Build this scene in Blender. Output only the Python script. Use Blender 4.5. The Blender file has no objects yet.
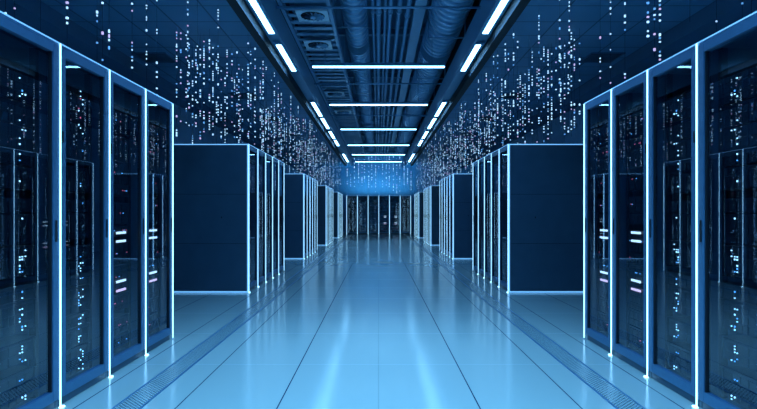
import bpy, math, random
random.seed(7)
PI = math.pi
sc = bpy.context.scene
COL = sc.collection

# ------------------------------------------------------------------ materials
def mat(name, color=(0.5, 0.5, 0.5), rough=0.5, metal=0.0, emit=None, strength=0.0, ior=1.45, noise=None):
    m = bpy.data.materials.new(name); m.use_nodes = True
    nt = m.node_tree; b = nt.nodes['Principled BSDF']
    b.inputs['Base Color'].default_value = (*color, 1)
    b.inputs['Roughness'].default_value = rough
    b.inputs['Metallic'].default_value = metal
    b.inputs['IOR'].default_value = ior
    if emit:
        b.inputs['Emission Color'].default_value = (*emit, 1)
        b.inputs['Emission Strength'].default_value = strength
    if noise:                                   # faint wear: colour and roughness vary a little
        scale, amt = noise
        tc = nt.nodes.new('ShaderNodeTexCoord'); n = nt.nodes.new('ShaderNodeTexNoise')
        n.inputs['Scale'].default_value = scale; n.inputs['Detail'].default_value = 4
        nt.links.new(tc.outputs['Object'], n.inputs['Vector'])
        r = nt.nodes.new('ShaderNodeMapRange')
        r.inputs['To Min'].default_value = max(0.02, rough - amt); r.inputs['To Max'].default_value = rough + amt
        nt.links.new(n.outputs['Fac'], r.inputs['Value']); nt.links.new(r.outputs['Result'], b.inputs['Roughness'])
        mx = nt.nodes.new('ShaderNodeMixRGB'); mx.blend_type = 'MULTIPLY'; mx.inputs['Fac'].default_value = 1
        r2 = nt.nodes.new('ShaderNodeMapRange'); r2.inputs['To Min'].default_value = 0.82; r2.inputs['To Max'].default_value = 1.12
        nt.links.new(n.outputs['Fac'], r2.inputs['Value'])
        mx.inputs['Color1'].default_value = (*color, 1)
        nt.links.new(r2.outputs['Result'], mx.inputs['Color2']); nt.links.new(mx.outputs['Color'], b.inputs['Base Color'])
    return m

def math_node(nt, op, a, b=None, clamp=False):
    n = nt.nodes.new('ShaderNodeMath'); n.operation = op; n.use_clamp = clamp
    for i, v in enumerate((a, b)):
        if v is None: continue
        if isinstance(v, (int, float)): n.inputs[i].default_value = v
        else: nt.links.new(v, n.inputs[i])
    return n.outputs[0]

def groove(nt, coord, period, offset, half):
    """1 on a joint line of the given half width, 0 between joints"""
    a = math_node(nt, 'SUBTRACT', coord, offset)
    a = math_node(nt, 'DIVIDE', a, period)
    f = math_node(nt, 'FRACT', a)
    f = math_node(nt, 'SUBTRACT', f, 0.5)
    f = math_node(nt, 'ABSOLUTE', f)
    return math_node(nt, 'GREATER_THAN', f, 0.5 - half / period)

def floor_mat():
    m = mat('raised_floor_tile', (0.40, 0.56, 0.66), 0.2, ior=2.1)
    nt = m.node_tree; b = nt.nodes['Principled BSDF']
    tc = nt.nodes.new('ShaderNodeTexCoord'); sp = nt.nodes.new('ShaderNodeSeparateXYZ')
    nt.links.new(tc.outputs['Object'], sp.inputs['Vector'])
    gx = groove(nt, sp.outputs['X'], 0.61, 0.0, 0.004)
    gy = groove(nt, sp.outputs['Y'], 1.1, 4.28, 0.003)
    gy = math_node(nt, 'MULTIPLY', gy, 0.5)
    cx = math_node(nt, 'ABSOLUTE', sp.outputs['X'])
    inner = math_node(nt, 'GREATER_THAN', cx, 0.3)
    k = math_node(nt, 'ADD', math_node(nt, 'MULTIPLY', inner, 0.75), 0.25)
    gx = math_node(nt, 'MULTIPLY', gx, k)
    g = math_node(nt, 'MAXIMUM', gx, gy)
    n = nt.nodes.new('ShaderNodeTexNoise'); n.inputs['Scale'].default_value = 1.3; n.inputs['Detail'].default_value = 5
    nt.links.new(tc.outputs['Object'], n.inputs['Vector'])
    r = nt.nodes.new('ShaderNodeMapRange'); r.inputs['To Min'].default_value = 0.13; r.inputs['To Max'].default_value = 0.19
    nt.links.new(n.outputs['Fac'], r.inputs['Value'])
    rr = math_node(nt, 'ADD', r.outputs['Result'], math_node(nt, 'MULTIPLY', g, 0.4))
    nt.links.new(rr, b.inputs['Roughness'])
    mx = nt.nodes.new('ShaderNodeMixRGB'); nt.links.new(g, mx.inputs['Fac'])
    mx.inputs['Color1'].default_value = (*FLOORC, 1); mx.inputs['Color2'].default_value = (0.01, 0.03, 0.06, 1)
    nt.links.new(mx.outputs['Color'], b.inputs['Base Color'])
    sl = math_node(nt, 'SUBTRACT', 1.0, g)
    nt.links.new(math_node(nt, 'MULTIPLY', sl, 0.5), b.inputs['Specular IOR Level'])
    return m

def grille_mat():
    m = mat('perforated_steel', (0.35, 0.5, 0.62), 0.25, 0.4)
    nt = m.node_tree; b = nt.nodes['Principled BSDF']
    tc = nt.nodes.new('ShaderNodeTexCoord'); sp = nt.nodes.new('ShaderNodeSeparateXYZ')
    nt.links.new(tc.outputs['Object'], sp.inputs['Vector'])
    d1 = math_node(nt, 'ADD', sp.outputs['X'], sp.outputs['Y']); d2 = math_node(nt, 'SUBTRACT', sp.outputs['X'], sp.outputs['Y'])
    def tri(v): return math_node(nt, 'ABSOLUTE', math_node(nt, 'SUBTRACT', math_node(nt, 'FRACT', math_node(nt, 'DIVIDE', v, 0.03)), 0.5))
    h = math_node(nt, 'LESS_THAN', math_node(nt, 'MAXIMUM', tri(d1), tri(d2)), 0.3)
    mx = nt.nodes.new('ShaderNodeMixRGB'); nt.links.new(h, mx.inputs['Fac'])
    mx.inputs['Color1'].default_value = (0.5, 0.62, 0.62, 1); mx.inputs['Color2'].default_value = (0.04, 0.06, 0.06, 1)
    nt.links.new(mx.outputs['Color'], b.inputs['Base Color'])
    return m

def ceiling_mat():
    m = mat('ceiling_tile', CEILC, 0.7)
    nt = m.node_tree; b = nt.nodes['Principled BSDF']
    tc = nt.nodes.new('ShaderNodeTexCoord'); sp = nt.nodes.new('ShaderNodeSeparateXYZ')
    nt.links.new(tc.outputs['Object'], sp.inputs['Vector'])
    g = math_node(nt, 'MAXIMUM', groove(nt, sp.outputs['X'], 0.62, 0.1, 0.012), groove(nt, sp.outputs['Y'], 0.62, 0.0, 0.012))
    n = nt.nodes.new('ShaderNodeTexNoise'); n.inputs['Scale'].default_value = 0.9
    nt.links.new(tc.outputs['Object'], n.inputs['Vector'])
    mx = nt.nodes.new('ShaderNodeMixRGB'); nt.links.new(g, mx.inputs['Fac'])
    ramp = nt.nodes.new('ShaderNodeMixRGB'); nt.links.new(n.outputs['Fac'], ramp.inputs['Fac'])
    ramp.inputs['Color1'].default_value = (*[c * 0.8 for c in CEILC], 1); ramp.inputs['Color2'].default_value = (*[c * 1.2 for c in CEILC], 1)
    nt.links.new(ramp.outputs['Color'], mx.inputs['Color1'])
    mx.inputs['Color2'].default_value = (*[c * 0.45 for c in CEILC], 1)
    nt.links.new(mx.outputs['Color'], b.inputs['Base Color'])
    return m

def glass_mat():
    m = bpy.data.materials.new('tinted_door_glass'); m.use_nodes = True
    nt = m.node_tree; nt.nodes.clear()
    out = nt.nodes.new('ShaderNodeOutputMaterial'); mix = nt.nodes.new('ShaderNodeMixShader')
    tr = nt.nodes.new('ShaderNodeBsdfTransparent'); tr.inputs['Color'].default_value = (0.72, 0.82, 0.9, 1)
    gl = nt.nodes.new('ShaderNodeBsdfGlossy'); gl.inputs['Roughness'].default_value = 0.0
    gl.inputs['Color'].default_value = (0.8, 0.9, 1, 1)
    fr = nt.nodes.new('ShaderNodeFresnel'); fr.inputs['IOR'].default_value = 2.3
    geo = nt.nodes.new('ShaderNodeNewGeometry')
    fac = math_node(nt, 'MULTIPLY', fr.outputs[0], math_node(nt, 'SUBTRACT', 1.0, geo.outputs['Backfacing']))
    nt.links.new(fac, mix.inputs[0]); nt.links.new(tr.outputs[0], mix.inputs[1]); nt.links.new(gl.outputs[0], mix.inputs[2])
    nt.links.new(mix.outputs[0], out.inputs['Surface'])
    return m

FLOORC = (0.40, 0.44, 0.40)
CEILC = (0.14, 0.36, 0.56)
BLUE = (0.04, 0.32, 1.0)
CYAN = (0.17, 0.55, 1.0)
M = dict(
    floor=floor_mat(), grille=grille_mat(), ceiling=ceiling_mat(), glass=glass_mat(),
    wall=mat('painted_wall', (0.25, 0.52, 0.75), 0.6, noise=(2, 0.08)),
    slab=mat('dark_concrete_slab', (0.09, 0.22, 0.36), 0.8, noise=(3, 0.1)),
    panel=mat('dark_cabinet_steel', (0.065, 0.125, 0.18), 0.5, 0.3, noise=(5, 0.06)),
    seam=mat('panel_seam', (0.01, 0.02, 0.03), 0.6),
    frame=mat('brushed_door_frame', (0.09, 0.23, 0.38), 0.4, 0.6, noise=(30, 0.08)),
    black=mat('black_plastic', (0.012, 0.016, 0.022), 0.45),
    server=mat('server_front', (0.018, 0.026, 0.036), 0.42, 0.4),
    bay=mat('server_bay', (0.008, 0.012, 0.018), 0.5),
    truss=mat('painted_steel', (0.16, 0.34, 0.5), 0.45, 0.5, noise=(8, 0.1)),
    duct=mat('galvanised_duct', (0.2, 0.42, 0.62), 0.4, 0.5, noise=(12, 0.1)),
    pale=mat('pale_diffuser', (0.55, 0.7, 0.78), 0.5),
    strip=mat('rack_light_strip', (0.8, 0.9, 1), 0.4, emit=(0.34, 0.72, 1.0), strength=2.9),
    edge=mat('rack_edge_light', (0.8, 0.9, 1), 0.4, emit=(0.17, 0.52, 1.0), strength=0.95),
    tube=mat('ceiling_light', (0.9, 0.95, 1), 0.4, emit=(0.25, 0.62, 1.0), strength=12),
    led=mat('white_indicator', (0.8, 0.9, 1), 0.5, emit=(0.45, 0.8, 1.0), strength=3.2),
    led2=mat('blue_indicator', (0.8, 0.9, 1), 0.5, emit=(0.08, 0.4, 0.9), strength=2.2),
    ledr=mat('red_indicator', (0.8, 0.3, 0.3), 0.5, emit=(0.8, 0.12, 0.2), strength=1.6),
    disp=mat('white_status_bar', (0.9, 0.95, 1), 0.5, emit=(0.8, 0.95, 1.0), strength=1.8),
    dispp=mat('pink_status_bar', (0.9, 0.8, 0.9), 0.5, emit=(1.0, 0.62, 0.8), strength=1.5),
    dot=mat('glowing_dot', (0.9, 0.95, 1), 0.5, emit=(0.40, 0.72, 1.0), strength=1.5),
    dotd=mat('dim_blue_dot', (0.5, 0.7, 1), 0.5, emit=(0.12, 0.42, 0.9), strength=0.9),
    dotp=mat('pink_dot', (0.9, 0.7, 0.9), 0.5, emit=(0.65, 0.55, 0.95), strength=0.9),
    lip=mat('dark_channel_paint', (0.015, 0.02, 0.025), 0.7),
    thread=mat('added_dark_thread', (0.02, 0.04, 0.07), 0.8),
)
for k in ('led', 'led2', 'ledr', 'disp', 'dispp', 'dot', 'dotd', 'dotp', 'edge'):
    M[k].cycles.emission_sampling = 'NONE'

# ------------------------------------------------------------------ mesh helpers
class MB:
    def __init__(s, *mats): s.v = []; s.f = []; s.mi = []; s.mats = list(mats); s.smooth = []
    def m(s, key):
        if key not in s.mats: s.mats.append(key)
        return s.mats.index(key)
    def box(s, x0, x1, y0, y1, z0, z1, key=None):
        i = len(s.v); k = s.m(key) if key else 0
        s.v += [(x, y, z) for x in (x0, x1) for y in (y0, y1) for z in (z0, z1)]
        for q in ((0, 1, 3, 2), (4, 6, 7, 5), (0, 4, 5, 1), (2, 3, 7, 6), (0, 2, 6, 4), (1, 5, 7, 3)):
            s.f.append(tuple(i + a for a in q)); s.mi.append(k); s.smooth.append(False)
        return s
    def bbox(s, x0, x1, y0, y1, z0, z1, c=0.004, key=None):
        """box with chamfered vertical edges and chamfered top"""
        k = s.m(key) if key else 0; i = len(s.v)
        def ring(z, d):
            a, b, e, g = x0 + d, x1 - d, y0 + d, y1 - d
            return [(a + c, e, z), (b - c, e, z), (b, e + c, z), (b, g - c, z), (b - c, g, z), (a + c, g, z), (a, g - c, z), (a, e + c, z)]
        rs = [ring(z0, c), ring(z0 + c, 0), ring(z1 - c, 0), ring(z1, c)]
        for r in rs: s.v += r
        for r in range(3):
            for j in range(8):
                s.f.append((i + r*8 + j, i + r*8 + (j+1) % 8, i + (r+1)*8 + (j+1) % 8, i + (r+1)*8 + j)); s.mi.append(k); s.smooth.append(False)
        s.f.append(tuple(i + 7 - j for j in range(8))); s.mi.append(k); s.smooth.append(False)
        s.f.append(tuple(i + 24 + j for j in range(8))); s.mi.append(k); s.smooth.append(False)
        return s
    def tube(s, path_r, axis, cx, cz, n=16, key=None):
        """path_r: list of (t, r) along axis 'y' or 'x'"""
        k = s.m(key) if key else 0; i = len(s.v)
        for t, r in path_r:
            for j in range(n):
                a = 2*PI*j/n
                if axis == 'y': s.v.append((cx + r*math.cos(a), t, cz + r*math.sin(a)))
                elif axis == 'x': s.v.append((t, cx + r*math.cos(a), cz + r*math.sin(a)))
                else: s.v.append((cx + r*math.cos(a), cz + r*math.sin(a), t))
        for p in range(len(path_r)-1):
            for j in range(n):
                s.f.append((i+p*n+j, i+p*n+(j+1) % n, i+(p+1)*n+(j+1) % n, i+(p+1)*n+j)); s.mi.append(k); s.smooth.append(True)
        s.f.append(tuple(i+n-1-j for j in range(n))); s.mi.append(k); s.smooth.append(False)
        e = i+(len(path_r)-1)*n
        s.f.append(tuple(e+j for j in range(n))); s.mi.append(k); s.smooth.append(False)
        return s
    def mesh(s, name, mirror=False):
        me = bpy.data.meshes.new(name)
        v = [(x, -y, z) for x, y, z in s.v] if mirror else s.v
        f = [t[::-1] for t in s.f] if mirror else s.f
        me.from_pydata(v, [], f)
        for k in s.mats: me.materials.append(M[k])
        for p, mi, sm in zip(me.polygons, s.mi, s.smooth): p.material_index = mi; p.use_smooth = sm
        me.update()
        import bmesh
        bm = bmesh.new(); bm.from_mesh(me); bmesh.ops.recalc_face_normals(bm, faces=bm.faces); bm.to_mesh(me); bm.free()
        return me

def obj(name, me, parent=None, loc=None):
    o = bpy.data.objects.new(name, me); COL.objects.link(o)
    if parent: o.parent = parent
    if loc: o.location = loc
    return o
def tag(o, label=None, cat=None, group=None, kind=None):
    if label: o['label'] = label
    if cat: o['category'] = cat
    if group: o['group'] = group
    if kind: o['kind'] = kind
    return o
def empty(name, loc=(0, 0, 0), rz=0):
    o = bpy.data.objects.new(name, None); COL.objects.link(o)
    o.location = loc; o.rotation_euler = (0, 0, rz); o.empty_display_size = 0.1
    return o
def lamp(name, loc, sx, sy, watts, color, parent, spread=PI, up=False):
    l = bpy.data.lights.new(name, 'AREA'); l.shape = 'RECTANGLE'; l.size = sx; l.size_y = sy
    l.energy = watts; l.color = color; l.spread = spread
    o = bpy.data.objects.new(name, l); COL.objects.link(o); o.location = loc; o.parent = parent
    if up: o.rotation_euler = (PI, 0, 0)
    return o
def struct(name, mb, label):
    return tag(obj(name, mb.mesh(name)), label, kind='structure')

# ------------------------------------------------------------------ dimensions
EYE = 1.17
FX = 1.92            # front plane of the racks
W = 0.61             # rack pitch
RH = 2.196           # rack height
RD = 1.12            # rack depth
CZ = EYE + 2.2       # height of the lights
OZ = 3.97            # side ceilings
SZ = 4.45            # slab over the aisle
WX = 4.8             # side walls
YE = 33.2            # end wall
YB = -2.0

# ------------------------------------------------------------------ setting
struct('floor', MB('floor').box(-WX, WX, YB, YE, -0.1, 0), 'glossy pale blue raised floor of rectangular tiles')
for s, nm in ((-1, 'trim_1'), (1, 'trim_2')):
    mb = MB('grille')
    a, b = sorted((s*1.435, s*1.585))
    mb.box(a, b, YB, YE-0.05, 0.0005, 0.003)
    mb.box(a-0.012, a, YB, YE-0.05, 0.0005, 0.005, 'frame'); mb.box(b, b+0.012, YB, YE-0.05, 0.0005, 0.005, 'frame')
    struct(nm, mb, 'perforated steel floor grille strip along the %s rack rows' % ('left' if s < 0 else 'right'))
struct('wall_left', MB('wall').box(-WX-0.1, -WX, YB, YE, 0, OZ+0.6), 'dark blue side wall behind the left racks')
struct('wall_right', MB('wall').box(WX, WX+0.1, YB, YE, 0, OZ+0.6), 'dark blue side wall behind the right racks')
struct('wall_back', MB('wall').box(-WX, WX, YB-0.1, YB, 0, OZ+0.6), 'wall behind the camera')
struct('wall_end', MB('wall').box(-WX, WX, YE, YE+0.1, 0, OZ+0.6), 'bright blue wall at the far end of the aisle')
mb = MB('slab'); mb.box(-1.9, 1.9, YB, YE, SZ, SZ+0.1)
struct('ceiling', mb, 'dark slab above the services over the aisle')
for s, nm in ((-1, 'ceiling_left'), (1, 'ceiling_right')):
    mb = MB('ceiling'); a, b = sorted((s*1.5, s*WX)); mb.box(a, b, YB, YE, OZ, OZ+0.05)
    struct(nm, mb, 'dark tiled side ceiling above the %s racks' % ('left' if s < 0 else 'right'))
    # stepped soffit that carries the light line
    mb = MB('truss')
    a, b = sorted((s*1.17, s*1.20)); mb.box(a, b, YB, 24.3, CZ-0.10, CZ+0.22)
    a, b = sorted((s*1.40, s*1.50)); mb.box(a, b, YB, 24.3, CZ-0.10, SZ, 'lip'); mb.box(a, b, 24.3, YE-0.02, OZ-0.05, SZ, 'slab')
    a, b = sorted((s*1.20, s*1.40)); mb.box(a, b, YB, 24.3, CZ+0.03, CZ+0.06)
    struct('trim_3' if s < 0 else 'trim_4', mb, 'long steel channel carrying the %s line of lights' % ('left' if s < 0 else 'right'))
    # soffit beam along the side wall
    mb = MB('slab'); a, b = sorted((s*(WX-0.35), s*WX)); mb.box(a, b, YB, YE, OZ-0.22, OZ)
    struct('trim_5' if s < 0 else 'trim_6', mb, 'dark beam where the %s side ceiling meets the wall' % ('left' if s < 0 else 'right'))

ORD = ['nearest', 'second', 'third', 'fourth', 'fifth', 'sixth', 'seventh', 'eighth', 'ninth', 'tenth', 'eleventh', 'twelfth']

# ------------------------------------------------------------------ light lines (both sides)
def light_mesh(L):
    h = MB('truss'); h.bbox(-0.065, 0.065, 0, L, 0.0, 0.035, 0.004)
    for e in (0.02, L-0.05): h.box(-0.068, 0.068, e, e+0.03, -0.004, 0.02)
    d = MB('tube'); d.bbox(-0.034, 0.034, 0.06, L-0.06, -0.008, 0.0, 0.003)
    return h.mesh('housing'), d.mesh('diffuser')
segs = [(0.6, 3.2), (3.5, 6.78), (7.12, 8.55), (10.84, 12.5), (12.66, 14.3), (14.7, 16.2), (16.45, 17.9), (20.3, 23.5)]
for s in (-1, 1):
    side = 'left' if s < 0 else 'right'
    for i, (a, b) in enumerate(segs):
        t = empty('linear_ceiling_light', (s*1.30, a, CZ-0.005))
        tag(t, 'linear ceiling light, %s in the %s light line' % (['behind the camera', 'nearest in view', 'second', 'third', 'fourth', 'fifth', 'sixth', 'farthest'][i], side),
            'ceiling light', 'lines of lights along the %s edge of the aisle ceiling' % side)
        hm, dm = light_mesh(b-a)
        obj('housing', hm, t); obj('diffuser', dm, t)
        lamp('lamp', (0, (b-a)/2, -0.012), 0.064, b-a-0.14, 6.5*(b-a), BLUE, t, math.radians(140))

# ------------------------------------------------------------------ cross lights
hm = MB('truss'); hm.bbox(-1.0, 1.0, -0.035, 0.035, 0.0, 0.05, 0.004)
dm = MB('tube'); dm.bbox(-0.985, 0.985, -0.024, 0.024, -0.015, 0.0, 0.003)
rm = MB('truss'); rm.box(-0.006, 0.006, -0.006, 0.006, 0.05, SZ-CZ)
hm, dm, rm = hm.mesh('housing'), dm.mesh('diffuser'), rm.mesh('hanging_rod')
for i, y in enumerate((2.1, 5.0, 8.26, 11.15, 14.4, 17.75, 20.6, 23.4)):  # first two added out of view, stronger, to brighten the near floor
    t = empty('cross_ceiling_light', (0, y, CZ))
    tag(t, 'thin white tube light hung across the aisle, %s' % ['added out of view over the camera', 'added unseen just above the picture', 'nearest and widest in view', 'second from the front', 'third from the front', 'fourth from the front', 'second from the far end', 'farthest and shortest'][i],
        'ceiling light', 'tube lights across the aisle')
    obj('housing', hm, t); obj('diffuser', dm, t)
    lamp('lamp', (0, 0, -0.018), 1.94, 0.044, (105, 55)[i] if i < 2 else 9, CYAN, t, math.radians(110))
    for x in (-0.8, 0.8): obj('hanging_rod', rm, t, (x, 0, 0))

# ------------------------------------------------------------------ services over the aisle
def duct_path(y0, y1, r):
    p = [(y0, r*0.9), (y0, r*1.08), (y0+0.06, r*1.08), (y0+0.06, r)]
    y = y0+0.08
    while y < y1-0.2:
        p += [(y, r*0.86), (y+0.06, r*0.86), (y+0.075, r*1.06), (y+0.145, r*1.06), (y+0.16, r*0.86)]; y += 0.17
    p += [(y1-0.06, r), (y1-0.06, r*1.08), (y1, r*1.08), (y1, r*0.9)]
    return p
for (x, r, z, name) in ((-0.34, 0.17, 4.05, 'left'), (0.98, 0.25, 3.98, 'right')):
    runs = [(1.0, 9.0), (9.4, 16.5), (17.0, 24.0)]
    for i, (a, b) in enumerate(runs):
        t = empty('corrugated_duct', (x, a, z))
        tag(t, 'ribbed metal ventilation duct on the %s of the aisle ceiling, %s length' % (name, ['nearest', 'middle', 'farthest'][i]), 'duct', 'ribbed ventilation ducts above the aisle')
        dm_ = MB('duct').tube(duct_path(0, b-a, r), 'y', 0, 0, 28); dm_.smooth = [False]*len(dm_.smooth)
        obj('duct_pipe', dm_.mesh('duct_pipe'), t)
        for y in [0.9+2.0*j for j in range(int((b-a-0.5)/2)+1)]:
            k = MB('truss')
            for sx in (-1, 1): k.box(sx*(r+0.012)-0.008, sx*(r+0.012)+0.008, y, y+0.04, -r*0.2, SZ-z)
            k.box(-r-0.02, r+0.02, y, y+0.04, -r*1.14-0.012, -r*1.14)
            for sx in (-1, 1): k.box(sx*(r+0.012)-0.008, sx*(r+0.012)+0.008, y, y+0.04, -r*1.15, 0)
            obj('strap', k.mesh('strap'), t)
for i, (x, r, z) in enumerate(((0.0, 0.035, 4.1), (0.10, 0.025, 4.15), (0.17, 0.03, 4.1), (0.30, 0.035, 4.12), (0.42, 0.03, 4.05), (-0.08, 0.02, 4.1))):
    p = MB('duct'); p.tube([(0.5, r), (29.4, r)], 'y', x, z, 10)
    y = 2.0
    while y < 29: p.tube([(y, r*1.35), (y+0.06, r*1.35)], 'y', x, z, 10); y += 3
    t = empty('service_pipe', (0, 0, 0))
    h = MB('truss').box(-0.005, 0.005, -0.005, 0.005, 0, SZ-z).mesh('hanger')
    y = 1.5
    while y < 29: obj('hanger', h, t, (x, y, z)); y += 3
    tag(t, 'straight metal pipe running down the aisle ceiling, %s from the left of the bundle' % ORD[[1, 2, 3, 4, 5, 0][i]].replace('nearest', 'first'), 'pipe', 'straight pipes above the aisle')
    obj('pipe', p.mesh('pipe'), t)
# flat trunking box
tb = MB('truss'); tb.bbox(0.50, 0.66, 0.5, 24, 4.02, 4.12)
for y in range(2, 24, 3): tb.box(0.575, 0.585, y, y+0.01, 4.12, SZ)
tag(obj('cable_trunking', tb.mesh('cable_trunking')), 'flat steel trunking between the pipes and the right duct', 'cable trunking')
# ladder tray along the left
lt = empty('cable_ladder', (-0.86, 0.5, CZ+0.22))
tag(lt, 'wide slatted cable ladder along the left of the aisle ceiling', 'cable tray')
for x in (-0.28, 0.28): obj('side_rail', MB('truss').box(x-0.02, x+0.02, 0, 24, 0, 0.1).mesh('side_rail'), lt)
hg_ = MB('truss').box(-0.006, 0.006, 0, 0.012, 0.1, SZ-CZ-0.22).mesh('hanging_rod')
for y in range(1, 24, 2):
    for x in (-0.28, 0.28): obj('hanging_rod', hg_, lt, (x, y, 0))
rg = MB('truss'); y = 0.1
while y < 24: rg.box(-0.26, 0.26, y, y+0.10, 0.045, 0.06); y += 0.24
tag(obj('rung', rg.mesh('rung'), lt), kind='stuff')
# transverse beams and thin rods
for i, y in enumerate((2.8, 5.4, 6.15, 9.6, 12.6, 15.6, 18.9, 22.0, 25.2, 28.2)):
    mb = MB('truss'); z = 4.27
    mb.box(-1.40, 1.40, y-0.05, y+0.05, z, z+0.012); mb.box(-1.40, 1.40, y-0.005, y+0.005, z+0.012, z+0.11); mb.box(-1.40, 1.40, y-0.05, y+0.05, z+0.11, z+0.122)
    struct('trim_%d' % (7+i), mb, 'steel cross beam above the lights')
for i, y in enumerate((4.9, 6.3, 10.0, 13.2)):
    mb = MB('duct'); mb.tube([(-1.165, 0.014), (1.165, 0.014)], 'x', y, CZ+0.15, 8)
    tag(obj('ceiling_conduit', mb.mesh('conduit')), 'thin conduit crossing the aisle ceiling, %s' % ['nearest', 'just in front of the round-vent panels', 'beyond the nearest tube light', 'farthest'][i], 'conduit', 'thin conduits across the aisle')
# square diffusers with a round swirl vent
def swirl():
    f = MB('pale'); a = 0.19
    f.box(-a, a, -a, a, 0, 0.008)
    for q in ((-a, a, -a, -a+0.02), (-a, a, a-0.02, a), (-a, -a+0.02, -a, a), (a-0.02, a, -a, a)): f.box(*q, -0.008, 0)
    g = MB('seam')
    g.tube([(-0.004, 0.145), (0.0, 0.145)], 'z', 0, 0, 28)
    bl = MB('truss')
    n0 = 14
    for j in range(n0):
        a0 = 2*PI*j/n0
        i = len(bl.v)
        for (r, da, z) in ((0.05, 0, -0.004), (0.14, 0.12, -0.004), (0.14, 0.32, -0.02), (0.05, 0.25, -0.02)):
            bl.v.append((r*math.cos(a0+da), r*math.sin(a0+da), z))
            bl.v.append((r*math.cos(a0+da), r*math.sin(a0+da), z-0.003))
        for q in ((0, 2, 4, 6), (7, 5, 3, 1), (0, 1, 3, 2), (2, 3, 5, 4), (4, 5, 7, 6), (6, 7, 1, 0)):
            bl.f.append(tuple(i+k for k in q)); bl.mi.append(0); bl.smooth.append(False)
    bl.tube([(-0.03, 0.035), (-0.004, 0.05)], 'z', 0, 0, 16)
    return f.mesh('frame'), g.mesh('vent_opening'), bl.mesh('swirl_blades')
fm, gm, bm_ = swirl()
for i, (x, y) in enumerate(((-0.80, 6.72), (-0.86, 7.88), (-0.88, 11.1), (-0.84, 13.1))):
    t = empty('swirl_air_vent', (x, y, CZ+0.205))
    tag(t, 'square pale ceiling air vent with round swirl, %s' % ['nearest the camera', 'second, close above the nearest cross tube light', 'third, between two cross lights', 'farthest and smallest'][i], 'air vent', 'square air vents on the cable ladder')
    obj('frame', fm, t); obj('vent_opening', gm, t); obj('swirl_blades', bm_, t)
# vents in the side ceilings
def side_vent(s, x, y, label):
    t = empty('ceiling_vent', (s*x, y, OZ))
    tag(t, label, 'ceiling vent', 'square vents in the side ceilings')
    f = MB('frame')
    for q in ((-0.3, 0.3, -0.3, -0.27), (-0.3, 0.3, 0.27, 0.3), (-0.3, -0.27, -0.27, 0.27), (0.27, 0.3, -0.27, 0.27)): f.box(*q, -0.015, -0.0005)
    obj('frame', f.mesh('frame'), t)
    l = MB('seam'); l.box(-0.27, 0.27, -0.27, 0.27, -0.004, -0.0005)
    for j in range(7): l.box(-0.27, 0.27, -0.25+j*0.08, -0.235+j*0.08, -0.013, -0.004, 'truss')
    obj('grille', l.mesh('grille'), t)
for s in (-1, 1):
    for i, y in enumerate((9.9, 13.1, 16.3, 19.5)):
        side_vent(s, 4.0 if i == 0 else 3.2, y, 'dark square vent in the %s side ceiling, %s' % ('left' if s < 0 else 'right', ['nearest the camera', 'second from the camera', 'third from the camera', 'farthest'][i]))

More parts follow.
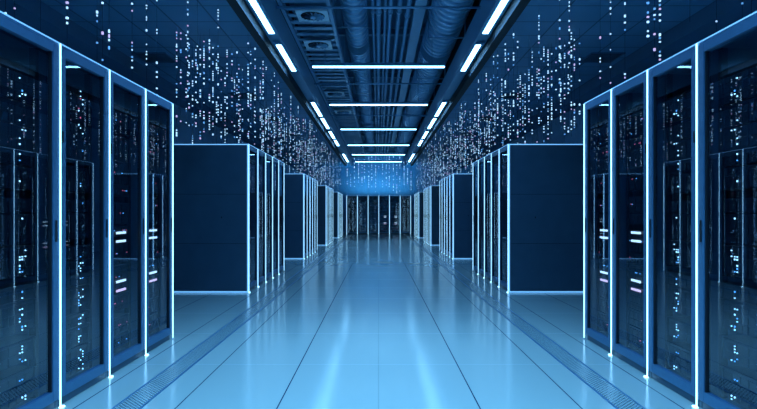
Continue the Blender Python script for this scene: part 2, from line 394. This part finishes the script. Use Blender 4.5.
# ------------------------------------------------------------------ server racks
# local frame: x = out of the front, y = along the row (W wide), z up; front plane x = 0
def rack_meshes(variant, mirror, rnd):
    R = {}
    b = MB('panel')
    t = 0.02
    b.box(-RD, -0.045, 0.0, t, 0.05, RH-0.012); b.box(-RD, -0.045, W-t, W, 0.05, RH-0.012)
    b.box(-RD, -RD+t, t, W-t, 0.05, RH-0.012)
    b.box(-RD, -0.045, 0, W, RH-0.012-0.03, RH-0.012); b.box(-RD+t, -0.045, t, W-t, 0.05, 0.08)
    for y in (0.03, W-0.055): b.box(-0.14, -0.1, y, y+0.025, 0.08, RH-0.05, 'black')
    R['cabinet'] = b
    p = MB('panel'); p.bbox(-RD+0.02, -0.02, 0.002, W-0.002, 0.0, 0.05, 0.004); R['plinth'] = p
    d = MB('frame')
    y0, y1 = 0.034, W-0.002; z0, z1 = 0.055, RH-0.02; sw = 0.048
    d.bbox(-0.042, 0, y0, y0+sw, z0, z1, 0.003); d.bbox(-0.042, 0, y1-sw, y1, z0, z1, 0.003)
    d.box(-0.040, -0.001, y0+sw, y1-sw, z1-0.05, z1); d.box(-0.040, -0.001, y0+sw, y1-sw, z0, z0+0.06)
    d.box(-0.036, -0.008, y0+sw-0.001, y0+sw+0.008, z0+0.06, z1-0.05, 'black'); d.box(-0.036, -0.008, y1-sw-0.008, y1-sw+0.001, z0+0.06, z1-0.05, 'black')
    R['door'] = d
    g = MB('glass'); g.box(-0.024, -0.018, y0+sw, y1-sw, z0+0.06, z1-0.05); R['glass_pane'] = g
    h = MB('black'); h.bbox(0.0005, 0.005, y1-0.030, y1-0.014, 1.0, 1.13, 0.001); R['handle'] = h
    hg = MB('black')
    hg.box(-0.002, 0.005, y0+0.004, y0+0.016, 1.6, 1.67)
    R['hinge'] = hg
    c = MB('frame'); c.box(-0.05, -0.002, 0, W, RH-0.018, RH-0.004); R['top_rail'] = c
    e = MB('edge'); e.box(-0.008, 0.001, 0.0, W, RH-0.003, RH+0.002); R['top_edge_light'] = e
    ft = MB('strip'); ft.bbox(0.0, 0.022, 0.001, 0.036, 0.0, 0.010, 0.002); R['foot_glow_plate'] = ft  # added glowing plate imitating the flare where the strip meets the floor
    post = MB('frame'); post.box(-0.045, 0.001, 0.0, 0.032, 0.05, RH-0.018); R['post'] = post
    l = MB('strip'); l.bbox(0.001, 0.006, 0.009, 0.023, 0.012, RH-0.004, 0.002)
    R['light_strip'] = l
    # rack mounted equipment
    S = []
    z = 0.10; k = 0
    while z < RH-0.2:
        hgt = rnd.choice((0.088, 0.133, 0.178, 0.178))
        if z+hgt > RH-0.1: break
        sv = MB('server'); li = MB('led')
        xf = -0.10
        ya, yb = 0.065, W-0.062
        sv.box(-0.9, xf, ya, yb, z+0.003, z+hgt-0.003)
        sv.box(xf, xf+0.012, ya, ya+0.02, z+0.006, z+hgt-0.006, 'black'); sv.box(xf, xf+0.012, yb-0.02, yb, z+0.006, z+hgt-0.006, 'black')
        cols = rnd.choice((4, 6, 8)); rows = max(1, int(hgt/0.045))
        for cc in range(cols):
            for rr in range(rows):
                w = (yb-ya-0.06)/cols; zz = z+0.01+rr*(hgt-0.02)/rows
                sv.box(xf, xf+0.006, ya+0.03+cc*w, ya+0.03+(cc+0.88)*w, zz, zz+(hgt-0.02)/rows*0.82, 'bay')
        # indicator lights in vertical clusters
        top = z > 1.35
        if variant != 'bars':
            centres = (0.20, 0.42) if variant == 'dots' else (0.16, 0.30, 0.46)
            dens = 0.5 if z < 0.85 else (0.32 if top else 0.10)
            for ci, yc in enumerate(centres):
                for zz in [z+0.01+0.017*q for q in range(int((hgt-0.012)/0.017))]:
                    for off in (-0.028, -0.006, 0.022):
                        if rnd.random() < dens*0.6:
                            key = 'led' if rnd.random() < 0.75 else ('ledr' if (top and rnd.random() < 0.4) else 'led2')
                            w = 0.006
                            li.box(xf+0.006, xf+0.011, yc+off, yc+off+w, zz, zz+w*rnd.choice((1, 1, 1.5)), key)
        elif rnd.random() < 0.8:
            for q in range(rnd.randint(2, 5)):
                yc = rnd.uniform(0.12, 0.5); li.box(xf+0.006, xf+0.010, yc, yc+0.006, z+hgt*0.5, z+hgt*0.5+0.006, rnd.choice(('led2', 'ledr')))
        S.append((sv, li if li.v else None))
        z += hgt + (0.044 if rnd.random() < 0.25 else 0.002)
    out = {k: v.mesh(k, mirror) for k, v in R.items()}
    out['servers'] = [(a.mesh('server', mirror), b_.mesh('indicator_lights', mirror) if b_ else None) for a, b_ in S]
    if variant == 'bars':
        bars = []
        for zc, key in ((0.575, 'dispp'), (0.645, 'disp'), (0.955, 'disp'), (1.02, 'disp')):
            q = MB(key); q.bbox(-0.088, -0.080, 0.30, 0.455, zc-0.009, zc+0.009, 0.002)
            bars.append((q.mesh('status_bar', mirror), key))
        out['bars'] = bars
    else: out['bars'] = []
    return out

def end_meshes(mirror):
    """side panel skin with glowing outline for the exposed end of a row, at y=0 facing -y"""
    p = MB('panel')
    for za, zb in ((0.055, 0.725), (0.731, 1.452), (1.458, RH-0.016)): p.box(-RD+0.01, -0.02, -0.012, 0.0, za, zb)
    p.box(-RD+0.012, -0.022, -0.006, 0.0, 0.06, RH-0.02, 'seam')
    e = MB('edge')
    e.box(-RD, 0.0, -0.02, -0.006, RH-0.014, RH-0.002)
    e.box(-RD, 0.0, -0.02, -0.006, 0.006, 0.022)
    e.box(-RD-0.0, -RD+0.012, -0.02, -0.006, 0.022, RH-0.014)
    e.box(-0.016, 0.002, -0.014, 0.0, 0.022, RH-0.014)
    l = MB('seam'); l.tube([(-0.0165, 0.012), (-0.012, 0.012)], 'z', 0, 0, 12)
    k = MB('black'); k.bbox(-0.40, -0.385, -0.018, -0.012, 1.10, 1.125, 0.002)
    return {'side_panel': p.mesh('side_panel', mirror), 'edge_light': e.mesh('edge_light', mirror), 'panel_lock': k.mesh('panel_lock', mirror)}

rnd = random.Random(11)
PROTO = {}
for mir in (False, True):
    rnd = random.Random(11)
    PROTO[mir] = {'dots': [rack_meshes('dots', mir, rnd) for _ in range(3)], 'bars': [rack_meshes('bars', mir, rnd) for _ in range(2)],
                  'mixed': [rack_meshes('mixed', mir, rnd) for _ in range(2)]}
ENDM = {m_: end_meshes(m_) for m_ in (False, True)}

def build_rack(P, label, group, loc, rz, endmesh=None, last=False, mirror=False):
    t = empty('server_rack', loc, rz)
    tag(t, label, 'server rack', group)
    obj('cabinet', P['cabinet'], t); obj('plinth', P['plinth'], t); obj('post', P['post'], t); obj('top_rail', P['top_rail'], t)
    d = obj('door', P['door'], t)
    obj('glass_pane', P['glass_pane'], d); obj('handle', P['handle'], d); obj('hinge', P['hinge'], d)
    obj('foot_glow_plate', P['foot_glow_plate'], tag(obj('light_strip', P['light_strip'], t), 'glowing vertical light strip'))
    tag(obj('top_edge_light', P['top_edge_light'], t), 'thin glowing line along the top edge')
    for sv, li in P['servers']:
        o = obj('server', sv, t)
        if li: obj('indicator_lights', li, o)
    for bm, key in P['bars']:
        tag(obj('status_bar', bm, t), 'glowing pink status bar' if key == 'dispp' else 'glowing white status bar')
    sg = -1 if mirror else 1
    if last:
        o = obj('light_strip', P['light_strip'], t, (0, sg*(W-0.010), 0)); tag(o, 'glowing vertical light strip')
    if endmesh:
        for k in endmesh:
            o = obj(k, endmesh[k], t)
    return t

# facing: left row fronts face +X (rz=0); right row: mirror geometry + rz=PI -> local +y(mirrored -y) ... see below
rows = [2.09, 8.15, 14.2, 20.25, 26.3]
var = {0: ['dots', 'dots', 'dots', 'bars', 'bars']}
rv = random.Random(5)
for side in (-1, 1):
    nm = 'left' if side < 0 else 'right'
    mir = side > 0
    for ri, y0 in enumerate(rows):
        for j in range(5):
            v = var[0][j] if ri == 0 else rv.choice(('dots', 'mixed', 'dots', 'mixed', 'bars'))
            P = rv.choice(PROTO[mir][v])
            y = y0 + j*W
            rowname = ['nearest', 'second', 'third', 'fourth', 'farthest'][ri]
            label = 'tall glass-fronted server rack, %s from the camera in the %s row on the %s' % (['first', 'second', 'third', 'fourth', 'fifth'][j], rowname, nm)
            label = {0: 'tall glass-doored server rack at the front end of the %s %s row' % (rowname, nm),
                     4: 'tall glass-doored server rack at the back end of the %s %s row' % (rowname, nm)}.get(j, label)
            if mir: loc, rz = (FX, y, 0), PI      # mirrored meshes run along -y, turned half round they run along +y
            else: loc, rz = (-FX, y, 0), 0
            build_rack(P, label, 'server racks in the %s row on the %s' % (rowname, nm), loc, rz,
                       ENDM[mir] if j == 0 else None, j == 4, mir)
# end row facing the camera: local +x -> -Y  (rz = -90 deg); local +y -> +X
x0 = -3*W-0.0
kinds = ['dots', 'mixed', 'dots', 'bars', 'bars', 'mixed']
for j in range(6):
    P = PROTO[False][kinds[j]][0 if j != 4 else 1]
    build_rack(P, 'server rack in the row closing the far end of the aisle, %s from the left' % ['first', 'second', 'third', 'fourth', 'fifth', 'sixth'][j],
               'server racks closing the far end of the aisle', (x0+j*W, 31.5, 0), -PI/2, None, j == 5)

# ------------------------------------------------------------------ digital overlay of glowing dots, built as hanging strings
def dot_column(x, y, ztop, zbot, size, label, group, dens=0.6, seed=0):
    r = random.Random(seed)
    mb = MB('dot')
    mb.box(-0.0012, 0.0012, -0.0012, 0.0012, zbot-ztop, 0, 'thread')  # thread added so the overlay dots hang from the ceiling
    z = -r.uniform(0.02, 0.12)
    on = True
    while z > (zbot-ztop)+0.03:
        if r.random() < 0.12: on = not on
        if r.random() < (dens if on else 0.25*dens):
            h = size*r.choice((0.8, 1, 1, 1, 1.7)); w = size*0.5*r.choice((0.7, 1, 1))
            q = r.random(); key = 'dot' if q < 0.68 else ('dotd' if q < 0.86 else 'dotp')
            mb.box(-w, w, -w, w, z-h, z, key)
        z -= 0.036*r.choice((1, 1, 1.5))
    o = obj('overlay_dot_column', mb.mesh('overlay_column'), None, (x, y, ztop))
    tag(o, label, 'light string', group)
rs = random.Random(21)
n = 0
for s in (-1, 1):
    nm = 'left' if s < 0 else 'right'
    near = [(2.05, 4.2), (2.9, 4.4), (2.3, 3.3), (2.2, 3.9), (2.35, 4.7), (2.6, 5.1), (2.5, 5.6), (2.45, 6.1), (2.5, 3.7), (3.0, 4.9), (2.35, 6.8), (2.9, 6.9), (2.1, 6.4), (2.15, 7.4)]
    jobs = [(x, y, 0.014, 0) for x, y in near]
    bands = [(8.3, 11.1, 1, 27), (11.3, 14.1, 1, 10), (14.3, 17.1, 2, 26), (17.4, 20.1, 2, 8), (20.4, 23.2, 3, 26), (23.4, 26.2, 3, 6), (26.4, 29.2, 4, 20)]
    for (ya, yb, ri, cnt) in bands:
        tmin, tmax = 1.97/yb, 3.05/ya
        for k in range(cnt):
            tt = tmin+(tmax-tmin)*(k+rs.uniform(0.2, 0.8))/cnt          # even spread of bearings
            lo, hi = max(ya, 1.97/tt), min(yb, 3.05/tt)
            y = rs.uniform(lo, hi); jobs.append((tt*y, y, 0.0165, ri))
    for (x, y, sz, ri) in jobs:
        n += 1
        rn = ['nearest', 'second', 'third', 'fourth', 'farthest'][ri]
        dot_column(s*x, y, OZ, RH+0.06+rs.random()*0.3, sz, 'overlay column of small glowing dots on an added thread above the %s %s rack row' % (rn, nm),
                   'overlay columns of glowing dots above the %s %s rack row' % (rn, nm), 0.6 if ri else 0.45, n)
for k in range(19):
    n += 1
    dot_column(-1.72+k*3.5/18+rs.uniform(-0.03, 0.03), 31.0-rs.random()*0.8, SZ, RH+0.1+rs.random()*0.4, 0.028, 'overlay column of small glowing dots in front of the far end wall',
               'overlay columns of glowing dots before the far end wall', 0.6, n)

# wash light added on top of the end racks to brighten the end wall
t = empty('added_wall_wash_light', (0, 32.3, RH-0.012))
tag(t, 'added low light bar on top of the far racks washing the end wall blue', 'light')
obj('housing', MB('truss').bbox(-1.8, 1.8, -0.05, 0.05, 0, 0.012).mesh('housing'), t)
obj('diffuser', MB('tube').bbox(-1.78, 1.78, -0.03, 0.03, 0.012, 0.017, 0.002).mesh('diffuser'), t)
lamp('lamp', (0, 0, 0.02), 3.5, 0.05, 45, (0.08, 0.52, 1.0), t, up=True)

# ------------------------------------------------------------------ world, camera, view
w = bpy.data.worlds.new('World'); sc.world = w; w.use_nodes = True
w.node_tree.nodes['Background'].inputs['Color'].default_value = (0.01, 0.04, 0.09, 1)
w.node_tree.nodes['Background'].inputs['Strength'].default_value = 0.3
cam = bpy.data.cameras.new('camera'); co = bpy.data.objects.new('camera', cam); COL.objects.link(co)
co.location = (0, 0, EYE); co.rotation_euler = (PI/2, 0, 0)
cam.sensor_width = 36; cam.lens = 36*552/757; cam.shift_y = 9/757; cam.clip_start = 0.05
sc.camera = co
sc.view_settings.view_transform = 'Standard'; sc.view_settings.look = 'None'
sc.view_settings.exposure = 0; sc.view_settings.gamma = 1; sc.view_settings.use_curve_mapping = False
sc.cycles.use_denoising = True
sc.cycles.max_bounces = 8; sc.cycles.transparent_max_bounces = 12; sc.cycles.sample_clamp_indirect = 6
sc.cycles.use_light_tree = True
